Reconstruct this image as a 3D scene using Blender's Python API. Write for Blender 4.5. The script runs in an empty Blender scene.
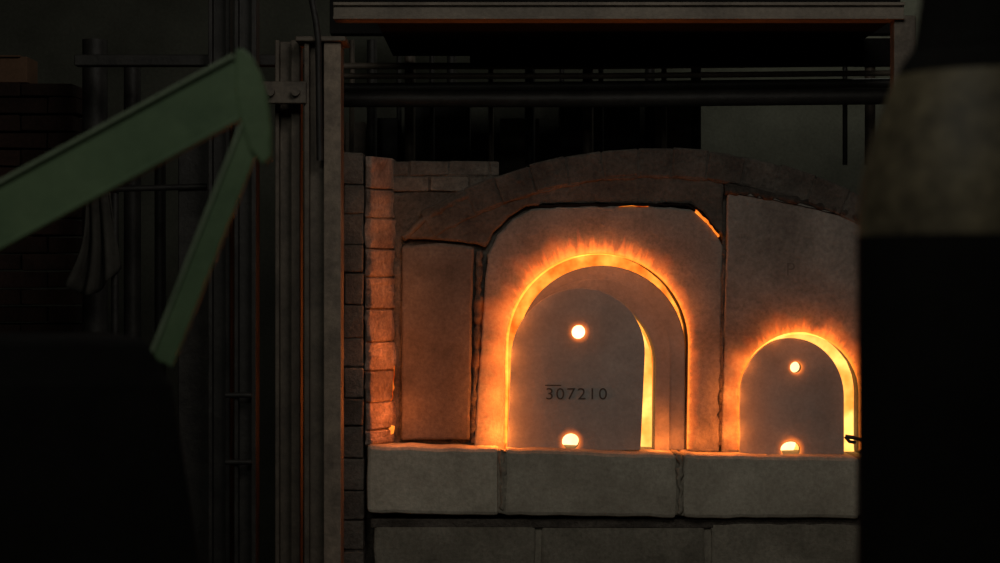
import bpy, bmesh, math, random
from mathutils import Vector, noise
random.seed(7)
D=8.0; CZ=1.68; S=0.004
def W(px,py,y=0.0):
    k=S*(D+y)/D
    return ((px-500)*k, CZ+(281.5-py)*k)
def X(px,y=0.0): return W(px,0,y)[0]
def Z(py,y=0.0): return W(0,py,y)[1]
sc=bpy.context.scene
col=sc.collection
# ---------------------------------------------------------------- materials
def nn(nt,t,**k):
    n=nt.nodes.new(t)
    for a,b in k.items(): setattr(n,a,b)
    return n
def mat_rough(name,c1,c2,scale=3.0,bump=0.4,rough=0.9,soot=0.5,metal=0.0,island=0.0,fine=60,bdist=0.02,spec=0.2):
    m=bpy.data.materials.new(name); m.use_nodes=True
    nt=m.node_tree; L=nt.links; b=nt.nodes['Principled BSDF']
    tc=nn(nt,'ShaderNodeTexCoord')
    n1=nn(nt,'ShaderNodeTexNoise'); n1.inputs['Scale'].default_value=scale; n1.inputs['Detail'].default_value=8; n1.inputs['Roughness'].default_value=0.65
    L.new(tc.outputs['Object'],n1.inputs['Vector'])
    r=nn(nt,'ShaderNodeValToRGB'); r.color_ramp.elements[0].position=0.33; r.color_ramp.elements[1].position=0.68
    r.color_ramp.elements[0].color=(*c2,1); r.color_ramp.elements[1].color=(*c1,1)
    L.new(n1.outputs['Fac'],r.inputs['Fac'])
    out=r.outputs['Color']
    n2=nn(nt,'ShaderNodeTexNoise'); n2.inputs['Scale'].default_value=fine; n2.inputs['Detail'].default_value=6; n2.inputs['Roughness'].default_value=0.7
    L.new(tc.outputs['Object'],n2.inputs['Vector'])
    mr=nn(nt,'ShaderNodeMapRange'); mr.inputs['From Min'].default_value=0.3; mr.inputs['From Max'].default_value=0.7
    mr.inputs['To Min'].default_value=1-soot; mr.inputs['To Max'].default_value=1.0+soot*0.3
    L.new(n2.outputs['Fac'],mr.inputs['Value'])
    mx=nn(nt,'ShaderNodeMix',data_type='RGBA',blend_type='MULTIPLY'); mx.inputs['Factor'].default_value=1
    L.new(out,mx.inputs['A']); L.new(mr.outputs['Result'],mx.inputs['B']); out=mx.outputs['Result']
    if island>0:
        g=nn(nt,'ShaderNodeNewGeometry'); m2=nn(nt,'ShaderNodeMapRange')
        m2.inputs['To Min'].default_value=1-island; m2.inputs['To Max'].default_value=1+island*0.6
        L.new(g.outputs['Random Per Island'],m2.inputs['Value'])
        mx2=nn(nt,'ShaderNodeMix',data_type='RGBA',blend_type='MULTIPLY'); mx2.inputs['Factor'].default_value=1
        L.new(out,mx2.inputs['A']); L.new(m2.outputs['Result'],mx2.inputs['B']); out=mx2.outputs['Result']
    L.new(out,b.inputs['Base Color'])
    b.inputs['Roughness'].default_value=rough; b.inputs['Metallic'].default_value=metal
    b.inputs['Specular IOR Level'].default_value=spec
    if bump>0:
        ad=nn(nt,'ShaderNodeMath',operation='ADD')
        L.new(n1.outputs['Fac'],ad.inputs[0]); 
        ml=nn(nt,'ShaderNodeMath',operation='MULTIPLY'); ml.inputs[1].default_value=0.35
        L.new(n2.outputs['Fac'],ml.inputs[0]); L.new(ml.outputs[0],ad.inputs[1])
        bp=nn(nt,'ShaderNodeBump'); bp.inputs['Strength'].default_value=bump; bp.inputs['Distance'].default_value=bdist
        L.new(ad.outputs[0],bp.inputs['Height']); L.new(bp.outputs['Normal'],b.inputs['Normal'])
    return m
def mat_hot(name,c1,c2,s1,s2,scale=12):
    m=bpy.data.materials.new(name); m.use_nodes=True
    nt=m.node_tree; L=nt.links
    for n in list(nt.nodes):
        if n.type!='OUTPUT_MATERIAL': nt.nodes.remove(n)
    o=[n for n in nt.nodes if n.type=='OUTPUT_MATERIAL'][0]
    e=nn(nt,'ShaderNodeEmission'); tc=nn(nt,'ShaderNodeTexCoord')
    n1=nn(nt,'ShaderNodeTexNoise'); n1.inputs['Scale'].default_value=scale; n1.inputs['Detail'].default_value=3
    L.new(tc.outputs['Object'],n1.inputs['Vector'])
    r=nn(nt,'ShaderNodeValToRGB'); r.color_ramp.elements[0].position=0.35; r.color_ramp.elements[1].position=0.65
    r.color_ramp.elements[0].color=(*c1,1); r.color_ramp.elements[1].color=(*c2,1)
    mr=nn(nt,'ShaderNodeMapRange'); mr.inputs['From Min'].default_value=0.35; mr.inputs['From Max'].default_value=0.65
    mr.inputs['To Min'].default_value=s1; mr.inputs['To Max'].default_value=s2
    L.new(n1.outputs['Fac'],r.inputs['Fac']); L.new(n1.outputs['Fac'],mr.inputs['Value'])
    L.new(r.outputs['Color'],e.inputs['Color']); L.new(mr.outputs['Result'],e.inputs['Strength'])
    L.new(e.outputs[0],o.inputs['Surface'])
    return m
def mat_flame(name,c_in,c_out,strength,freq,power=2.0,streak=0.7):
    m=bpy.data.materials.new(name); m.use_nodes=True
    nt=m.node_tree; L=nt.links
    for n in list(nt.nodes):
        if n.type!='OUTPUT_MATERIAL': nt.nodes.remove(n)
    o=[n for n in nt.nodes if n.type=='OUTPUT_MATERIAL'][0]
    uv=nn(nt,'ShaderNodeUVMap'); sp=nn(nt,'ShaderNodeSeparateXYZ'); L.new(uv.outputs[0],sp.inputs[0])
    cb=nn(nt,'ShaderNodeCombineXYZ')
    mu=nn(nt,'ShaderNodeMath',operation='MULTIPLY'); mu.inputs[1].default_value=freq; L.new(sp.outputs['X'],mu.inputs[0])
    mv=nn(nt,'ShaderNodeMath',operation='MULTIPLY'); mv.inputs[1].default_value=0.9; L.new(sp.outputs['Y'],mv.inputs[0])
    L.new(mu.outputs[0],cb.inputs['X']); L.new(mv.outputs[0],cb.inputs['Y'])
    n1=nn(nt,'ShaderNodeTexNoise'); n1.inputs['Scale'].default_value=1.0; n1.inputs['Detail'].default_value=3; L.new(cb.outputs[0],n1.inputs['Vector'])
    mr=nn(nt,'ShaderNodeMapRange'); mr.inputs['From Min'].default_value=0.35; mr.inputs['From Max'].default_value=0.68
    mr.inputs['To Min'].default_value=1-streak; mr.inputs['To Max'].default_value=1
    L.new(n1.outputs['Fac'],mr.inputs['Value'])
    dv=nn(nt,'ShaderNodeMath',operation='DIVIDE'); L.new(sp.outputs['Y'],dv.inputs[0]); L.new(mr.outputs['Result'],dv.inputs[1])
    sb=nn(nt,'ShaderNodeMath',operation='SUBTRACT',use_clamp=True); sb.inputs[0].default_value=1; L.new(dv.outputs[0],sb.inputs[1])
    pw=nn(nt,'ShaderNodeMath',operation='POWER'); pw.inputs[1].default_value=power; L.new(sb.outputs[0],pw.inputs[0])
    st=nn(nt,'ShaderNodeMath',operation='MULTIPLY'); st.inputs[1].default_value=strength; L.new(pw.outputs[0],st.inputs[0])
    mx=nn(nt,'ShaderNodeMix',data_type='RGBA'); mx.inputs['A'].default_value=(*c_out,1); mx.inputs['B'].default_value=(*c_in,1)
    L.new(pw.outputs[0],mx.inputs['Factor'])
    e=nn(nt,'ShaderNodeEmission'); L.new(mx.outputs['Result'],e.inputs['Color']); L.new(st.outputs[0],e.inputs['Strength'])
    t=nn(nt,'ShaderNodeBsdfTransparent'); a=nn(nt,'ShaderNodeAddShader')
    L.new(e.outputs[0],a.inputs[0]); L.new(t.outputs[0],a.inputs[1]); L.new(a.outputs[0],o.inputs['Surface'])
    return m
M={}
M['frame']=mat_rough('refractory_frame',(0.33,0.30,0.26),(0.16,0.14,0.12),3.2,0.5,0.95,0.35)
M['door']=mat_rough('door_refractory',(0.40,0.385,0.35),(0.29,0.275,0.245),5,0.22,0.9,0.16)
M['collar']=mat_rough('collar_refractory',(0.35,0.325,0.29),(0.25,0.23,0.20),5,0.3,0.9,0.2)
M['slab']=mat_rough('side_slab_refractory',(0.19,0.16,0.135),(0.095,0.08,0.067),4,0.5,0.95,0.35)
M['mortar']=mat_rough('sooty_mortar',(0.19,0.16,0.13),(0.07,0.057,0.047),6,0.9,0.97,0.5,bdist=0.04)
M['crownm']=mat_rough('crown_mortar',(0.15,0.128,0.105),(0.065,0.055,0.046),7,0.8,0.97,0.4,bdist=0.035)
M['soot']=mat_rough('soot_dark',(0.10,0.08,0.065),(0.04,0.032,0.027),6,0.8,0.97,0.5,bdist=0.04)
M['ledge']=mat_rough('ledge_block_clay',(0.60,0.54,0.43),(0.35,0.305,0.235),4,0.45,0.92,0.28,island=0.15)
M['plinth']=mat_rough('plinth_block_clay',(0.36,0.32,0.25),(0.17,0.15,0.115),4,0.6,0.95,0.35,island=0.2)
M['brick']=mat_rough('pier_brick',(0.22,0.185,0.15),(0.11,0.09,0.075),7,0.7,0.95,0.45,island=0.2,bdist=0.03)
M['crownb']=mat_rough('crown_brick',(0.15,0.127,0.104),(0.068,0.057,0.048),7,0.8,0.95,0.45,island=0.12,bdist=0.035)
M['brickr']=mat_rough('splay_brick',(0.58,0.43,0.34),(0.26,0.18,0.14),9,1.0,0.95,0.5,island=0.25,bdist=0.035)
M['dbrick']=mat_rough('dark_red_brick',(0.055,0.028,0.02),(0.024,0.014,0.011),5,0.6,0.95,0.4,island=0.4)
M['steel']=mat_rough('rusty_steel',(0.18,0.142,0.105),(0.085,0.067,0.052),8,0.25,0.6,0.3,metal=0.2,spec=0.4)
M['steelf']=mat_rough('lit_flange',(0.34,0.26,0.19),(0.17,0.13,0.10),10,0.3,0.7,0.3,spec=0.3)  # lighter brown puts the light on the right flange into its colour
M['steeld']=mat_rough('dark_steel',(0.055,0.05,0.044),(0.024,0.021,0.019),8,0.25,0.55,0.3,metal=0.3,spec=0.4)
M['beam']=mat_rough('painted_beam',(0.24,0.195,0.15),(0.14,0.113,0.088),6,0.25,0.6,0.3,spec=0.3)
M['green']=mat_rough('green_paint',(0.14,0.205,0.105),(0.085,0.14,0.07),5,0.1,0.5,0.15,spec=0.35)
M['greenl']=mat_rough('green_edge_highlight',(0.26,0.32,0.21),(0.16,0.21,0.13),8,0.1,0.5,0.2,spec=0.3)  # paler green paints the bright highlight line onto arm and strut edges
M['black']=mat_rough('black_paint',(0.012,0.011,0.010),(0.007,0.006,0.006),5,0.15,0.9,0.2,spec=0.08)
M['olive']=mat_rough('olive_cylinder_paint',(0.23,0.18,0.105),(0.075,0.058,0.037),9,0.25,0.55,0.5,spec=0.3,fine=40)
M['wall']=mat_rough('workshop_plaster',(0.14,0.14,0.11),(0.08,0.08,0.063),1.5,0.3,0.95,0.25)
M['walld']=mat_rough('workshop_plaster_dark',(0.035,0.032,0.028),(0.018,0.016,0.015),1.5,0.3,0.95,0.25)  # darker plaster tone for ceiling, side and front walls, and rear rail
M['floor']=mat_rough('concrete_floor',(0.10,0.092,0.08),(0.05,0.045,0.04),1.5,0.4,0.85,0.3)
M['cloth']=mat_rough('grey_cloth',(0.08,0.073,0.06),(0.045,0.04,0.034),6,0.3,0.95,0.2)
M['card']=mat_rough('cardboard',(0.18,0.10,0.06),(0.12,0.065,0.04),4,0.2,0.9,0.2)
M['engrave_shade']=mat_rough('engraved_shadow',(0.10,0.088,0.075),(0.07,0.06,0.05),20,0.2,0.95,0.2)  # dark tone put in for the shade inside the engraved strokes
M['mark']=mat_rough('faint_stamp',(0.17,0.148,0.125),(0.12,0.10,0.083),20,0.2,0.95,0.2)
M['core']=mat_hot('chamber_white_heat',(1.0,0.30,0.04),(1.0,0.50,0.11),1.6,2.3,9)
M['core2']=mat_hot('spy_white_heat',(1.0,0.64,0.24),(1.0,0.72,0.34),2.4,2.9,9)
M['ring']=mat_hot('ring_yellow_heat',(1.0,0.15,0.012),(1.0,0.30,0.035),1.05,2.0,11)
M['red']=mat_hot('red_heat',(1.0,0.10,0.01),(1.0,0.28,0.03),0.35,1.2,30)
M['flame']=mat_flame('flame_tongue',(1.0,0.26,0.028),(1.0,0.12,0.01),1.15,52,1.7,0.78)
M['glow_wide']=mat_flame('glow_haze',(1.0,0.19,0.016),(1.0,0.12,0.01),0.75,10,1.7,0.6)  # emissive haze adds the orange glow halo around each opening
M['halo']=mat_flame('spy_hole_halo',(1.0,0.24,0.02),(1.0,0.14,0.01),0.8,20,2.0,0.3)  # emissive rings add an orange halo around the spy holes
# ---------------------------------------------------------------- mesh helpers
def new_obj(name,bm,mat,parent=None,bevel=0,smooth=False,seg=2):
    bmesh.ops.recalc_face_normals(bm,faces=bm.faces)
    me=bpy.data.meshes.new(name); bm.to_mesh(me); bm.free()
    ob=bpy.data.objects.new(name,me); col.objects.link(ob)
    for m in (mat if isinstance(mat,list) else [mat]): me.materials.append(m)
    if parent: ob.parent=parent
    if smooth:
        for p in me.polygons: p.use_smooth=True
    if bevel:
        b=ob.modifiers.new('bevel','BEVEL'); b.width=bevel; b.segments=seg; b.limit_method='ANGLE'; b.angle_limit=math.radians(35)
    return ob
def empty(name,loc=(0,0,0)):
    e=bpy.data.objects.new(name,None); e.empty_display_size=0.1; col.objects.link(e); return e
def prism_bm(bm,pts,y0,y1,mi=0):
    a=[bm.verts.new((x,y0,z)) for x,z in pts]; b=[bm.verts.new((x,y1,z)) for x,z in pts]
    n=len(pts); fs=[bm.faces.new(a),bm.faces.new(b[::-1])]
    for i in range(n): fs.append(bm.faces.new((a[i],b[i],b[(i+1)%n],a[(i+1)%n])))
    for f in fs: f.material_index=mi
def dens(pts,step=9,jit=0.5,closed=True):
    out=[]; n=len(pts)
    for i in range(n if closed else n-1):
        p=Vector(pts[i]); q=Vector(pts[(i+1)%n]); k=max(1,int((q-p).length/step))
        for j in range(k):
            r=p.lerp(q,j/k)
            out.append((r.x+random.uniform(-jit,jit),r.y+random.uniform(-jit,jit)))
    return out
def prism(name,pxpts,y0,y1,mat,parent=None,bevel=0.006,ref=0.0):
    bm=bmesh.new(); prism_bm(bm,[W(x,y,ref) for x,y in pxpts],y0,y1)
    return new_obj(name,bm,mat,parent,bevel)
def box_bm(bm,x0,x1,y0,y1,z0,z1,j=0.0):
    r=lambda:random.uniform(-j,j)
    v=[bm.verts.new((x+r(),y+r(),z+r())) for x in(x0,x1) for y in(y0,y1) for z in(z0,z1)]
    for f in((0,1,3,2),(4,6,7,5),(0,4,5,1),(2,3,7,6),(0,2,6,4),(1,5,7,3)): bm.faces.new([v[i] for i in f])
def box(name,x0,x1,y0,y1,z0,z1,mat,parent=None,bevel=0.004):
    bm=bmesh.new(); box_bm(bm,x0,x1,y0,y1,z0,z1); return new_obj(name,bm,mat,parent,bevel)
def bricks(name,x0,x1,z0,z1,y0,y1,bw,bh,mat,parent=None,g=0.008,j=0.003,bevel=0.005):
    bm=bmesh.new(); z=z0; row=0
    while z<z1-0.01:
        zt=min(z+bh,z1); x=x0-(bw/2 if row%2 else 0)
        while x<x1-0.01:
            a=max(x,x0); b=min(x+bw,x1)
            if b-a>0.02: box_bm(bm,a+g/2,b-g/2,y0+random.uniform(0,j*2),y1,z+g/2,zt-g/2,j)
            x+=bw
        z+=bh; row+=1
    return new_obj(name,bm,mat,parent,bevel)
def extr_z(name,pts,z0,z1,mat,parent=None,bevel=0.003):
    bm=bmesh.new(); a=[bm.verts.new((x,y,z0)) for x,y in pts]; b=[bm.verts.new((x,y,z1)) for x,y in pts]
    n=len(pts); bm.faces.new(a[::-1]); bm.faces.new(b)
    for i in range(n): bm.faces.new((a[i],a[(i+1)%n],b[(i+1)%n],b[i]))
    return new_obj(name,bm,mat,parent,bevel)
def tube(name,pts,r,mat,parent=None,jr=0.0,res=8):
    cu=bpy.data.curves.new(name,'CURVE'); cu.dimensions='3D'; cu.bevel_depth=r; cu.bevel_resolution=res//2; cu.use_fill_caps=True
    s=cu.splines.new('POLY'); s.points.add(len(pts)-1)
    for i,p in enumerate(pts):
        s.points[i].co=(*p,1); s.points[i].radius=1+random.uniform(-jr,jr)
    o=bpy.data.objects.new(name+'_tmp',cu); col.objects.link(o)
    dg=bpy.context.evaluated_depsgraph_get(); me=bpy.data.meshes.new_from_object(o.evaluated_get(dg))
    bpy.data.objects.remove(o); me.name=name
    ob=bpy.data.objects.new(name,me); col.objects.link(ob); me.materials.clear(); me.materials.append(mat)
    for p in me.polygons: p.use_smooth=True
    if parent: ob.parent=parent
    return ob
def arch(cx,hw,top,bottom,skew=0.0,n=28,hh=None):
    hh=hh or hw; sp=top+hh; P=[(cx-hw,bottom)]
    for k in range(1,5): P.append((cx-hw,bottom+(sp-bottom)*k/5))
    for k in range(n+1):
        t=math.pi-math.pi*k/n; P.append((cx+hw*math.cos(t),sp-hh*math.sin(t)))
    for k in range(4,0,-1): P.append((cx+hw,bottom+(sp-bottom)*k/5))
    P.append((cx+hw,bottom))
    return [(x+(bottom-y)*skew,y) for x,y in P]
# ================================================================ ROOM
box('floor',-3.6,3.8,-9.5,3.2,-0.1,0,M['floor'],bevel=0)
box('ceiling',-3.6,3.8,-9.5,3.2,4.4,4.5,M['walld'],bevel=0)
box('wall_back',-3.6,3.8,3.2,3.3,0,4.4,M['wall'],bevel=0)
box('wall_left',-3.7,-3.6,-9.5,3.2,0,4.4,M['walld'],bevel=0)
box('wall_right',3.8,3.9,-9.5,3.2,0,4.4,M['walld'],bevel=0)
box('wall_front',-3.6,3.8,-9.6,-9.5,0,4.4,M['walld'],bevel=0)
# ================================================================ FURNACE
F=empty('glass_furnace')
OP=arch(596,91.5,253,452,0.012,32)
outer=[(719,452),(721,380),(722,300),(723,246),(712,228),(692,209),(650,206),(600,205),(560,206),(532,209),(512,220),(498,235),(488,254),(484,300),(481,350),(477,400),(474,452)]
frame_pts=dens(OP,12,0.35,False)+[OP[-1]]+dens(outer,9,0.6,False)+[outer[-1]]
prism('arched_surround',frame_pts,0.0,0.45,M['frame'],F,0.008)
OP2=arch(800,61,332,455,0.0,24)
outer2=[(1000,455),(1000,262),(930,240),(858,216),(800,203),(742,191),(727,194),(725,300),(723,380),(721,455)]
prism('right_door_surround',dens(OP2,12,0.3,False)+[OP2[-1]]+dens(outer2,10,0.6,False)+[outer2[-1]],-0.012,0.45,M['frame'],F,0.008)
prism('side_slab',dens([(401,440),(402,246),(440,243),(474,247),(472,300),(470,440)],9,0.5),0.0,0.45,M['slab'],F,0.01)
R1=443; cxA,cyA=655,619
def arcp(R,x): return cyA-math.sqrt(R*R-(x-cxA)**2)
back=[(390,452),(390,192),(430,190),(480,187)]+[(x,arcp(R1+6,x)) for x in range(500,880,20)]+[(1000,235),(1000,262),(760,262),(724,262),(723,235),(700,218),(530,218),(500,245),(489,262),(484,452)]
prism('backing_mortar',dens(back,10,0.6),0.035,0.45,M['mortar'],F,0.01)
bm=bmesh.new(); a=-24
while a<40:
    w=random.choice([4.2,3.9,4.5,2.0,4.4]); t0=math.radians(a+0.05); t1=math.radians(a+w-0.05)
    r0=R1+random.uniform(-1,1); r1=471+random.uniform(-1.5,1.0)
    pts=[(cxA+r*math.sin(t),cyA-r*math.cos(t)) for r,t in((r0,t0),(r1,t0),(r1,t1),(r0,t1))]
    prism_bm(bm,[W(*p) for p in pts],-0.016+random.uniform(-.003,.003),0.45); a+=w
new_obj('crown_bricks',bm,M['crownb'],F,0.006)
def arcband(name,ra,rb,y0,mat,a0=-30,a1=41,j=1.2):
    o=[];i=[]
    for k in range(0,72):
        t=math.radians(a0+(a1-a0)*k/71); jo=random.uniform(-j,j); ji=random.uniform(-j,j)
        o.append((cxA+(rb+jo)*math.sin(t),cyA-(rb+jo)*math.cos(t))); i.append((cxA+(ra+ji)*math.sin(t),cyA-(ra+ji)*math.cos(t)))
    prism(name,o+i[::-1],y0,0.44,mat,F,0.006)
arcband('crown_joint_mortar',441,470,-0.012,M['crownm'])
# plaster smeared between the crown and the surround, down to the crack
sm=[(404,238),(420,222),(440,207),(462,195)]+[(x,arcp(452,x)) for x in range(482,724,10)]+[(724,arcp(452,724)),(723,236),(712,224),(702,212),(690,204),(640,203.5),(590,203),(545,204),(526,207),(508,218),(494,232),(486,247),(478,244),(440,240)]
prism('crown_plaster',dens(sm,8,0.9),-0.004,0.44,M['crownm'],F,0.012)
def ridge(name,pp,r,mat,y=0.02,jr=0.35):
    q=dens(pp,5,1.0,False)+[pp[-1]]
    tube(name,[(X(x),y+random.uniform(-.006,.006),Z(yy)) for x,yy in q],r,mat,F,jr)
ridge('mortar_ridge_1',[(404,238),(425,219),(450,203),(470,193),(500,183),(560,174)],0.016,M['crownm'],0.0,0.3)
ridge('mortar_ridge_3',[(725,190),(760,194),(810,203),(858,218),(930,240)],0.018,M['soot'],0.0,0.2)
ridge('mortar_ridge_4',[(398,236),(397,300),(396,380),(396,444)],0.016,M['mortar'],0.04)
ridge('mortar_ridge_5',[(479,250),(478,320),(475,380),(473,444)],0.014,M['mortar'],0.02)
ridge('mortar_ridge_6',[(724,250),(723,330),(721,400),(720,446)],0.010,M['mortar'],0.006)
sh=[(724,190),(724,176)]+[(x,arcp(R1+4,x)) for x in range(740,880,20)]+[(1000,225),(1000,262),(930,240),(858,216),(800,203),(742,191)]
prism('sooty_shoulder',dens(sh,12,0.5),-0.006,0.45,M['soot'],F,0.01)
def crack(name,pts,w,mat,y0=-0.006):
    up=[(x,y-w*random.uniform(.3,1)) for x,y in pts]; dn=[(x,y+w*random.uniform(.3,1)) for x,y in pts][::-1]
    prism(name,up+dn,y0,0.06,mat,F,0)
crack('glowing_crack_1',dens([(696,211),(702,218),(708,222),(714,231),(721,239)],3,0.9,False),1.9,M['ring'],-0.012)
crack('glowing_crack_2',dens([(618,207),(640,206),(652,207)],4,0.8,False),0.4,M['red'],-0.008)
bm=bmesh.new()
ckp=dens([(540,206),(600,205),(690,205),(705,218),(722,238)],6,1.0,False)
prism_bm(bm,[W(x,y-1.2) for x,y in ckp]+[W(x,y+0.8) for x,y in ckp[::-1]],-0.006,0.03)
new_obj('dark_crack',bm,M['black'],F)
crack('dark_crack_right',dens([(737,194),(770,200),(800,206),(842,216)],6,0.6,False),0.5,M['black'],-0.016)
crackpts=dens([(392,345),(394,380),(391,405),(393,434)],4,1.0,False)
prism('glowing_side_slit',[(x-1.3*random.random(),y) for x,y in crackpts]+[(x+0.8*random.random(),y) for x,y in crackpts[::-1]],0.012,0.06,M['red'],F,0)
prism('glowing_side_slit_base',dens([(389,424),(394,426),(393,434),(388,436)],3,.6),0.0,0.06,M['ring'],F,0)
prism('ring_heat',arch(598,110,238,452),0.20,0.24,M['ring'],F,0)
prism('chamber_heat',arch(586,69,300,452),0.165,0.19,M['core'],F,0)
prism('small_chamber_heat',arch(801,64,328,455),0.16,0.2,M['core'],F,0)
def disc(name,px,py,r,y,mat):
    bm=bmesh.new(); n=24; prism_bm(bm,[(X(px)+r*S*math.cos(t*2*math.pi/n),Z(py)+r*S*math.sin(t*2*math.pi/n)) for t in range(n)],y,y+0.01); new_obj(name,bm,mat,F)
disc('spy_hole_glow_disc_1',579,332,12,0.145,M['core2']); disc('spy_hole_glow_disc_2',570,440,12,0.145,M['core2'])  # emissive discs added behind the spy holes to make them whiter
disc('spy_hole_glow_disc_3',795,367,11,0.145,M['core2']); disc('spy_hole_glow_disc_4',789,446,12,0.145,M['core2'])
def ringshape(o,i): return o+i[::-1]
oc=arch(602,84.5,265.5,452,0.004); ic=arch(586,68.5,297,452,0.012)
prism('door_collar',ringshape(oc,ic),0.075,0.155,M['collar'],F,0.004)
oc2=arch(594,76,279,452,0.012)
prism('door_collar_inner_step',ringshape(oc2,arch(586.5,69,297,452,0.012)),0.045,0.08,M['collar'],F,0.006)
def drill(ob,holes):
    for k,(hx,hy,r,ry) in enumerate(holes):
        bm=bmesh.new(); n=28
        prism_bm(bm,[(X(hx)+r*S*math.cos(t*2*math.pi/n),Z(hy)+ry*S*math.sin(t*2*math.pi/n)) for t in range(n)],-0.3,0.3)
        c=new_obj('cut',bm,M['door']); md=ob.modifiers.new('b','BOOLEAN'); md.operation='DIFFERENCE'; md.solver='EXACT'; md.object=c
        dg=bpy.context.evaluated_depsgraph_get(); me=bpy.data.meshes.new_from_object(ob.evaluated_get(dg))
        ob.modifiers.clear(); ob.data=me; bpy.data.objects.remove(c)
def door(name,cx,hw,top,bot,skew,y0,y1,holes,hh=None):
    bm=bmesh.new(); prism_bm(bm,[W(x,y) for x,y in arch(cx,hw,top,bot,skew,32,hh)],y0,y1)
    ob=new_obj(name,bm,M['door'],F); drill(ob,holes)
    b=ob.modifiers.new('bevel','BEVEL'); b.width=0.005; b.segments=2; b.limit_method='ANGLE'; b.angle_limit=math.radians(50)
    return ob
door('large_door',573.5,66.5,288,449.5,0.045,-0.03,0.04,[(578.5,332,7,7),(570.5,441,8.5,8)])
door('small_door',790.5,52,338,453.5,0.0,-0.035,0.02,[(794.5,367,5.5,5.5),(789.5,449,10,8)],58)
def text(name,body,px,py,size,y,mat,ext=0.002,sx=1):
    cu=bpy.data.curves.new(name,'FONT'); cu.body=body; cu.size=size; cu.align_x='CENTER'; cu.align_y='CENTER'; cu.extrude=ext; cu.space_character=1.15; cu.offset=-0.0004
    o=bpy.data.objects.new('t',cu); col.objects.link(o); dg=bpy.context.evaluated_depsgraph_get()
    me=bpy.data.meshes.new_from_object(o.evaluated_get(dg)); bpy.data.objects.remove(o)
    ob=bpy.data.objects.new(name,me); col.objects.link(ob); me.materials.clear(); me.materials.append(mat)
    ob.rotation_euler=(math.radians(90),0,0); ob.location=(X(px),y,Z(py)); ob.scale=(sx,1,1); ob.parent=F
    return ob
text('door_number','307210',576,394,0.066,-0.0305,M['engrave_shade'],sx=1.12)
box('door_number_overline',X(545),X(561),-0.032,-0.029,Z(385.4),Z(384.4),M['engrave_shade'],F,0)
text('block_letter','P',790,270,0.075,-0.0115,M['mark'],ext=0.001)
def blocks(name,spec,y0,y1,mat,bev=0.012):
    bm=bmesh.new()
    for (xa,xb,ta,tb,ba,bb) in spec:
        t=dens([(xa,ba),(xa,ta),(xb,tb),(xb,bb)],14,0.9); prism_bm(bm,[W(x,y,y0) for x,y in t],y0+random.uniform(-.004,.004),y1)
    return new_obj(name,bm,mat,F,bev)
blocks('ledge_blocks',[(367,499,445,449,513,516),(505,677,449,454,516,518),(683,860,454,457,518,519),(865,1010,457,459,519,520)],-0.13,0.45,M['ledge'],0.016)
blocks('ledge_joints',[(497,507,450,452,513,514),(675,685,454,456,515,516),(857,868,458,459,516,516)],-0.127,0.4,M['plinth'],0.004)
for i,(xx,ya,yb) in enumerate([(502,449,515),(680,454,518)]):
    q=dens([(xx,ya),(xx,yb)],4,1.6,False); tube('joint_squeeze_%d'%(i+1),[(X(a,-.13),-0.128,Z(b,-.13)) for a,b in q],0.010,M['plinth'],F,0.5)
box('ledge_bed_mortar',X(372),X(1005),-0.10,0.45,Z(525),Z(516),M['mortar'],F,0.004)
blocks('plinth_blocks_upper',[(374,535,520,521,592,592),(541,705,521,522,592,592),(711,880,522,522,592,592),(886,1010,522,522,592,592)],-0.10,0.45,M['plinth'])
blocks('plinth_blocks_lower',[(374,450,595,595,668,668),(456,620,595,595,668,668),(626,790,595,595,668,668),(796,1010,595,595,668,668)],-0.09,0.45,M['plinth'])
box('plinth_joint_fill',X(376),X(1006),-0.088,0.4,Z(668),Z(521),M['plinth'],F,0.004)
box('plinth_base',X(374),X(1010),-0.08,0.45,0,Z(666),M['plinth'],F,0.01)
box('plinth_core',X(380),X(1000),-0.06,2.2,0,Z(520),M['mortar'],F,0.01)
bodyp=[(345,760),(345,200)]+[(x,arcp(R1-2,x)+6) for x in range(480,900,20)]+[(1005,240),(1005,760)]
prism('furnace_body',[(x,min(y,701)) for x,y in bodyp],0.45,2.2,M['mortar'],F,0.02)
# pier
bm=bmesh.new(); bm2=bmesh.new(); py=152; k=0
while py<700:
    h=[33,29,31,28,32][k%5]; g=0.7; yA=-0.12
    t=random.uniform(-.006,.006)
    box_bm(bm,X(343,yA)+t,X(364,yA)-0.002,yA+random.uniform(-.004,.006),0.45,max(0,Z(py+h-g,yA)),Z(py+g,yA),0.003)
    if py<440:
        ofs=random.uniform(-.012,.012); zt=Z(py+g+4,-0.08); zb=Z(min(py+h,441)-g+4,-0.08)
        P2=[(X(365,yA),yA+0.005),(X(371,yA),yA+ofs*0.5),(X(394,0)+ofs*0.6,0.02),(X(396),0.25),(X(365,yA),0.25)]
        nz=4
        rings=[]
        for q in range(nz+1):
            z=zb+(zt-zb)*q/nz
            rings.append([bm2.verts.new((x+random.uniform(-.005,.005),y+random.uniform(-.004,.004),z)) for x,y in P2])
        bm2.faces.new(rings[0][::-1]); bm2.faces.new(rings[-1])
        for q in range(nz):
            for i in range(5): bm2.faces.new((rings[q][i],rings[q][(i+1)%5],rings[q+1][(i+1)%5],rings[q+1][i]))
    py+=h; k+=1
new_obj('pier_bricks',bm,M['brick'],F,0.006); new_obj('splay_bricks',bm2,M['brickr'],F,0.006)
extr_z('splay_joint_mortar',[(X(365,-.12),-0.10),(X(370,-.12),-0.10),(X(392),0.03),(X(392),0.25),(X(365,-.12),0.25)],Z(446,-.08),Z(160,-.08),M['brickr'],F)
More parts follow.
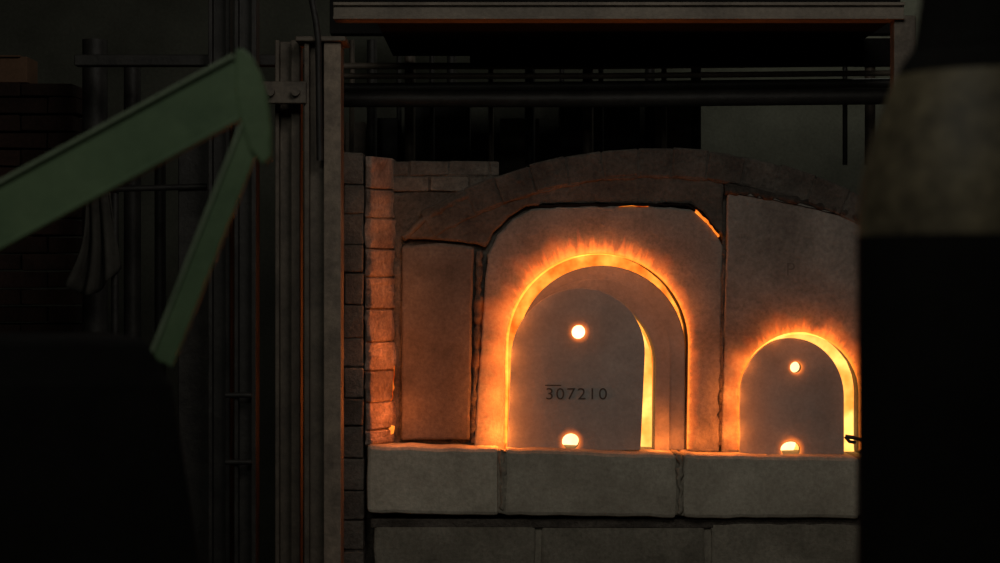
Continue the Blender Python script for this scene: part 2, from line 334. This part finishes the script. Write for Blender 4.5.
box('pier_joint_mortar',X(344.5,-.12),X(363,-.12),-0.108,0.4,0,Z(156,-.12),M['mortar'],F)
box('pier_core',X(346),X(390),0.03,0.5,0,Z(190),M['mortar'],F,0.01)
bricks('shoulder_bricks',X(389),X(500),Z(192),Z(160),0.02,0.45,0.16,0.064,M['brick'],F)
box('shoulder_joint_mortar',X(391),X(498),0.027,0.4,Z(191),Z(161),M['mortar'],F)
bm=bmesh.new()
for i in range(110):
    px=random.choice([random.uniform(368,396),random.uniform(470,512),random.uniform(645,738),random.uniform(400,475)])
    r=random.uniform(.005,.014); c=Vector((X(px),random.uniform(-.1,-.04),Z(448+ (px-367)*0.026)-0.006+r*0.3))
    m=bmesh.ops.create_icosphere(bm,subdivisions=1,radius=r)
    for v in m['verts']: v.co=v.co*random.uniform(.7,1.15)+c
new_obj('rubble',bm,M['mortar'],F)
# flame tongues, plus emissive sheets that add an orange halo round the openings
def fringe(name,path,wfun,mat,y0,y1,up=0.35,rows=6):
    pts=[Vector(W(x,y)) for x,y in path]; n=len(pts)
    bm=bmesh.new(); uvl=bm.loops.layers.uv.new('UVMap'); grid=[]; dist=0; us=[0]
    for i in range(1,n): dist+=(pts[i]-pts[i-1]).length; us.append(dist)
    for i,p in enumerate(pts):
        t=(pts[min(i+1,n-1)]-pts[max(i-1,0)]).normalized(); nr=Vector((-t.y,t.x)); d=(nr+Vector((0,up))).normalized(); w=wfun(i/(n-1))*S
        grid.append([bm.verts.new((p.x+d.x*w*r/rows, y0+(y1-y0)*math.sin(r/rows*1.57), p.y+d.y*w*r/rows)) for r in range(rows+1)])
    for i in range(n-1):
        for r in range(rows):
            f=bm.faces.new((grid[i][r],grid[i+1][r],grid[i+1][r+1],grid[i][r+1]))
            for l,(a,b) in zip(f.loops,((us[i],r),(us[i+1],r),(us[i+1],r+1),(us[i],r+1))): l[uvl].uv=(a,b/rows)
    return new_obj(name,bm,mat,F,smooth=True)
def sub(path,k=3):
    o=[]
    for i in range(len(path)-1):
        for j in range(k): o.append(tuple(Vector(path[i]).lerp(Vector(path[i+1]),j/k)))
    return o+[path[-1]]
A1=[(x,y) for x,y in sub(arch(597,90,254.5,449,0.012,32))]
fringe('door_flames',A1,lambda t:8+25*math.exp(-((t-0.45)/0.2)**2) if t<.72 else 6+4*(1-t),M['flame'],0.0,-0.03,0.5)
fringe('door_glow_haze',A1,lambda t:56-42*t,M['glow_wide'],-0.002,-0.06,0.1)
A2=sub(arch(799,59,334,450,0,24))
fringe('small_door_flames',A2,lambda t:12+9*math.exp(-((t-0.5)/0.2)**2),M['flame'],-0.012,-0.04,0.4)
fringe('small_door_glow_haze',A2,lambda t:38-10*t,M['glow_wide'],-0.014,-0.07,0.1)
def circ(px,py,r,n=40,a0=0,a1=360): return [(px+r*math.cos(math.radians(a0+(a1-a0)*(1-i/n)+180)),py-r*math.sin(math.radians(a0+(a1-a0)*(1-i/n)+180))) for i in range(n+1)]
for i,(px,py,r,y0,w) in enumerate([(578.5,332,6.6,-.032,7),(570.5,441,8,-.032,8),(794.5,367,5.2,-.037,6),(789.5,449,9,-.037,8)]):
    fringe('spy_hole_halo_%d'%(i+1),circ(px,py,r),lambda t:w,M['halo'],y0,y0-0.012,0.0,4)
tube('iron_hook',[(X(842),-0.075,Z(435)),(X(850),-0.08,Z(436)),(X(860),-0.09,Z(439)),(X(885),-0.10,Z(447)),(X(900),-0.10,Z(453))],0.008,M['steeld'],F)
tube('iron_hook_tip',[(X(842),-0.075,Z(435)),(X(846),-0.08,Z(440)),(X(852),-0.08,Z(441))],0.007,M['steeld'],F)
# ================================================================ GLOW LAMPS
def plamp(px,py,y,power,colr=(1,0.22,0.03),r=0.02):
    l=bpy.data.lights.new('glow_fill','POINT'); l.energy=power; l.color=colr; l.shadow_soft_size=r
    o=bpy.data.objects.new('glow_fill',l); o.location=(X(px),y,Z(py)); o.parent=F; col.objects.link(o)  # unseen point lamps added to throw orange glow on nearby surfaces
for i,(x,y) in enumerate([(496,432),(497,395),(502,355),(512,318),(532,284),(562,260),(597,250),(632,258),(664,280),(684,312),(690,350)]):
    plamp(x,y,-0.06,[1.2,1.0,.7,.48,.36,.34,.34,.28,.25,.18,.12][i],r=.03)
for x,y,p in[(728,432,.8),(728,395,.6),(740,362,.3),(770,335,.2),(800,328,.2),(832,335,.2),(860,365,.2),(866,410,.25)]:
    plamp(x,y,-0.06,p,r=.03)
plamp(658,444,0.0,.34,r=.03); plamp(676,442,0.02,.24,r=.03); plamp(664,420,0.0,.18,r=.04); plamp(700,440,-.05,.3,r=.03)
plamp(402,410,-0.10,.70,(1,.22,.045)); plamp(402,350,-0.14,.6,(1,.24,.05)); plamp(403,290,-0.16,.4,(1,.28,.07)); plamp(405,225,-0.18,.25,(1,.38,.15))  # added lamps that warm the splayed pier bricks
plamp(575,450,-0.06,.08)
for x,y in((578.5,332),(794.5,367),(789.5,446)): plamp(x,y,-0.075,.05,r=.012)
# ================================================================ STEEL STRUCTURE
FR=empty('furnace_steel_frame')
def column(name,pa,pb,wl,wr,y,dep,ztop,mat):
    x0,x1=X(pa,y),X(pb,y); k=S*(D+y)/D
    a=x0+wl*k; b=x1-wr*k
    extr_z(name,[(x0,y),(a,y),(a,y+0.05),(b,y+0.05),(b,y),(x1,y),(x1,y+dep),(x0,y+dep)],0,ztop,mat,FR)
column('column_main',304,341,5,17,-0.5,0.14,Z(40,-0.5),M['steel'])
box('column_flange_plate',X(324,-.5),X(341,-.5),-0.506,-0.498,0,Z(40,-.5),M['steelf'],FR,0.002)  # thin plate carries the painted lit tone of the right flange
column('column_2',275,300,4,9,-0.4,0.12,Z(40,-0.4),M['steel'])
column('column_3',234,256,4,5,-0.3,0.12,Z(-20,-0.3),M['steeld'])
column('column_4',208,230,4,5,-0.2,0.12,Z(-20,-0.2),M['steeld'])
box('column_cap_plate',X(296,-.5),X(346,-.5),-0.53,-0.3,Z(42,-.5),Z(37,-.5),M['steel'],FR)
box('clamp_bar',X(262,-.45),X(308,-.45),-0.53,-0.49,Z(104,-.5),Z(82,-.5),M['steel'],FR)
for px,py in((272,93),(297,93)):
    tube('clamp_bolt',[(X(px,-.5),-0.56,Z(py,-.5)),(X(px,-.5),-0.52,Z(py,-.5))],0.016,M['steel'],FR)
for px,py,yy in((238,462,-.3),(238,395,-.3)):
    tube('column_band',[(X(px-12,yy),yy-0.01,Z(py,yy)),(X(px+14,yy),yy-0.01,Z(py,yy))],0.010,M['steeld'],FR)
def chan(name,px0,px1,pt,pb,y,mat,dep=0.12):
    x0,x1=X(px0,y),X(px1,y); z0,z1=Z(pb,y),Z(pt,y); t=0.012
    bm=bmesh.new(); box_bm(bm,x0,x1,y,y+dep,z1-t,z1); box_bm(bm,x0,x1,y,y+dep,z0,z0+t); box_bm(bm,x0,x1,y+dep*0.15,y+dep*0.15+t,z0,z1)
    return new_obj(name,bm,mat,FR,0.002)
chan('top_beam',333,905,2,19,-0.45,M['beam'])
box('recess_shade_plate',X(376,-.3),X(892,-.3),-0.33,0.9,Z(21,-.3),Z(19,-.3),M['black'],FR)  # black plates put in for the dark recess under the top beam
box('recess_shade_fascia',X(470,.3),X(892,.3),0.3,0.34,Z(66,.3),Z(38,.3),M['black'],FR)
chan('rear_beam',470,892,40,62,0.9,M['steeld'])
box('corner_post',X(893,-.4),X(915,-.4),-0.42,-0.34,0,Z(16,-.4),M['steel'],FR)
for i,(py,r,yy,m) in enumerate([(76,.012,.25,'steel'),(86,.02,.3,'steeld'),(99,.034,.2,'steeld'),(66,.014,.5,'steel')]):
    tube('pipe_%d'%(i+1),[(X(338,yy),yy,Z(py+ (2 if i==1 else 0),yy)),(X(600,yy),yy,Z(py,yy)),(X(900,yy),yy,Z(py-3,yy))],r,M[m],FR)
for i,px in enumerate((352,372,399,410,432,452,491,530,562,588,601,650,664,696,845,870)):
    yy=1.0+0.3*(i%3); tube('hanger_rod_%d'%(i+1),[(X(px,yy),yy,Z(165,yy)),(X(px,yy),yy,Z(40,yy))],0.012+0.012*(i%2),M['steel' if i%3==0 else 'steeld'],FR)
for i,(a,b,c,d) in enumerate([(345,366,122,150),(376,398,118,150),(405,470,105,150),(500,540,118,150),(560,640,105,150),(655,692,88,150)]):
    yy=1.5; box('rear_duct_%d'%(i+1),X(a,yy),X(b,yy),yy,yy+0.25,Z(172,yy),Z(c,yy),M['steel' if i in(0,3,5) else 'steeld'],FR)
box('rear_cabinet',X(342,1.9),X(695,1.9),1.95,2.15,Z(190,1.9),Z(96,1.9),M['wall'],FR)
box('rear_upper_rail',X(330,2.),X(900,2.),1.98,2.1,Z(34,2.),Z(-10,2.),M['walld'],FR)
tube('power_cable',[(X(311,-.55),-0.55,Z(-60,-.55)),(X(312,-.55),-0.55,Z(0,-.55)),(X(316,-.55),-0.55,Z(22,-.55)),(X(318,-.55),-0.54,Z(40,-.55)),(X(319,-.55),-0.52,Z(160,-.55))],0.012,M['steeld'],FR)
box('cross_rail',X(75,-.1),X(306,-.1),-0.12,-0.05,Z(66,-.1),Z(55,-.1),M['steeld'],FR)
box('side_panel',X(176,-.1),X(208,-.1),-0.05,0.0,0,Z(80,-.1),M['steeld'],FR)
# ================================================================ LEFT BACKGROUND
bricks('brick_partition',X(-60,.6),X(78,.6),0,Z(82,.6),0.6,0.85,0.23,0.075,M['dbrick'])
P=empty('storage_box')
box('carton',X(-20,.6),X(26,.6),0.62,0.82,Z(82,.6),Z(56,.6),M['card'],P)
box('carton_flap',X(-20,.6),X(20,.6),0.60,0.70,Z(57,.6),Z(55,.6),M['card'],P)
for i,(px,w,pt) in enumerate([(95,26,40),(128,18,60),(152,12,90)]):
    tube('pipe_stack' if i==0 else 'pipe_stack.%03d'%i,[(X(px,.3),0.3+i*.1,0),(X(px,.3),0.3+i*.1,Z(pt,.3))],w*S/2,M['steeld'],None,res=16)
bm=bmesh.new(); cols=24; rows=16; g=[]
for r in range(rows+1):
    row=[]
    for c in range(cols+1):
        u=c/cols; v=r/rows
        px=108-(44*(0.55+0.45*v))*u*(1-0.25*math.sin(v*3)) + 10*v*(1-u); py=190+105*v*(0.75+0.25*math.sin(u*2.5))
        row.append(bm.verts.new((X(px,-.1),-0.06+0.03*math.sin(u*16+v*2)*(0.3+v)-0.02*v,Z(py,-.1))))
    g.append(row)
for r in range(rows):
    for c in range(cols): bm.faces.new((g[r][c],g[r][c+1],g[r+1][c+1],g[r+1][c]))
CL=empty('hanging_cloth')
o=new_obj('cloth',bm,M['cloth'],CL,smooth=True); s=o.modifiers.new('s','SOLIDIFY'); s.thickness=0.006
tube('cloth_hook_rod',[(X(60,-.1),-0.06,Z(190,-.1)),(X(205,-.1),-0.06,Z(186,-.1))],0.012,M['steeld'],CL)
tube('cloth_stand',[(X(112,-.1),-0.04,0),(X(112,-.1),-0.04,Z(150,-.1))],0.015,M['steeld'],CL)
# ================================================================ FOREGROUND GREEN MACHINE
G=empty('green_steel_stand'); yg=-4.5
def bar(name,p,q,w,y,dep,mat,q1=1):
    a=Vector(W(*p,y)); b=Vector(W(*q,y)); d=(b-a).normalized(); n=Vector((-d.y,d.x)); k=S*(D+y)/D; h=w*k/2; t=0.007
    bm=bmesh.new()
    def slab(o0,o1,y0,y1,mi=0):
        prism_bm(bm,[tuple(a+n*o0),tuple(b+n*o0),tuple(b+n*o1),tuple(a+n*o1)],y0,y1,mi)
    slab(-h,h,y+dep*0.3,y+dep*0.3+t)
    slab(h-t,h,y,y+dep,1 if q1>0 else 0); slab(-h,-h+t,y,y+dep,1 if q1<0 else 0)
    return new_obj(name,bm,[mat,M['greenl']],G,0.002)
bar('upper_arm',(-170,306),(247,81),62,yg,0.03,M['green'],1)
bar('diagonal_strut',(256,118),(160,362),27,yg,0.016,M['green'],-1)
gp=[(236,50),(244,49),(253,58),(262,76),(268,98),(272,130),(272,158),(264,166),(250,150),(240,118),(236,90)]
prism('elbow_gusset',gp,yg-0.012,yg+0.01,M['green'],G,0.005,ref=yg)
bm=bmesh.new()
def ring(z,xa,xb,ya,yb): return [bm.verts.new(p) for p in((xa,ya,z),(xb,ya,z),(xb-0.14,yb,z),(xa,yb,z))]
r0=ring(0,X(-190,yg),X(235,yg)+.15,yg-.02,yg+.55); r1=ring(Z(563,yg),X(-180,yg),X(203,yg),yg-.02,yg+.5); r2=ring(Z(385,yg),X(-170,yg),X(175,yg),yg-.02,yg+.45); r3=ring(Z(338,yg),X(-170,yg),X(146,yg),yg,yg+.42)
for a,b in((r0,r1),(r1,r2),(r2,r3)):
    for i in range(4): bm.faces.new((a[i],a[(i+1)%4],b[(i+1)%4],b[i]))
bm.faces.new(r0[::-1]); bm.faces.new(r3)
new_obj('machine_body',bm,M['black'],G,0.012)
bar('rear_post',(-170,340),(-170,280),40,yg,0.05,M['green'])
# ================================================================ GAS CYLINDER
yc=-5.4; kc=S*(D+yc)/D; cx=X(990,yc)
GC=empty('gas_cylinder')
def lathe(name,prof,mats,idx,n=64):
    bm=bmesh.new(); rings=[]
    for r,z in prof: rings.append([bm.verts.new((cx+r*math.cos(2*math.pi*i/n),yc+r*math.sin(2*math.pi*i/n),z)) for i in range(n)])
    for j in range(len(prof)-1):
        for i in range(n):
            f=bm.faces.new((rings[j][i],rings[j][(i+1)%n],rings[j+1][(i+1)%n],rings[j+1][i])); f.material_index=idx[j]
    bm.faces.new(rings[0][::-1]); bm.faces.new(rings[-1])
    return new_obj(name,bm,mats,GC,smooth=True)
prof=[(124*kc,0.0),(131*kc,0.02),(131*kc,0.9),(131*kc,Z(236,yc)),(131*kc,Z(235,yc)),(129.5*kc,Z(205,yc)),(126*kc,Z(175,yc)),(119*kc,Z(145,yc)),(110*kc,Z(118,yc)),(101*kc,Z(95,yc)),(93*kc,Z(76,yc)),(86*kc,Z(62,yc)),(78*kc,Z(52,yc))]
lathe('cylinder_body',prof,[M['black'],M['olive']],[0,0,0,1,1,1,1,1,1,1,0,0])
lathe('valve_guard',[(80*kc,Z(58,yc)),(75*kc,Z(46,yc)),(72*kc,Z(30,yc)),(68*kc,Z(0,yc)),(66*kc,Z(-40,yc)),(50*kc,Z(-60,yc)),(8*kc,Z(-64,yc))],[M['black']],[0]*6)
# ================================================================ LIGHTS
def area(name,loc,target,size,power,colr):
    l=bpy.data.lights.new(name,'AREA'); l.energy=power; l.color=colr; l.size=size
    o=bpy.data.objects.new(name,l); o.location=loc; o.rotation_euler=(Vector(target)-Vector(loc)).to_track_quat('-Z','Y').to_euler(); col.objects.link(o)
area('workshop_ceiling_lamp',(0.8,-3.6,4.2),(0.5,0,1.2),1.6,34,(1,0.96,0.88))
area('green_stand_fill',(-1.0,-7.0,4.2),(-0.8,-3.5,1.8),1.2,25,(0.98,1.0,0.88))  # area lamp added at upper front to brighten the green stand
area('back_wall_fill',(1.9,2.4,4.2),(1.1,3.2,2.2),0.6,9,(1.0,1,0.85))  # unseen area lamp added to lift the back wall
w=bpy.data.worlds.new('World'); sc.world=w; w.use_nodes=True
w.node_tree.nodes['Background'].inputs[0].default_value=(0.5,0.55,0.6,1); w.node_tree.nodes['Background'].inputs[1].default_value=0.01
# ================================================================ CAMERA
cd=bpy.data.cameras.new('camera'); cam=bpy.data.objects.new('camera',cd); col.objects.link(cam)
cam.location=(0,-D,CZ); cam.rotation_euler=(math.radians(90),0,0); cd.lens=72; cd.sensor_width=36
cd.dof.use_dof=True; cd.dof.focus_distance=D; cd.dof.aperture_fstop=3.5
sc.camera=cam
sc.view_settings.view_transform='Standard'
sc.view_settings.look='None'
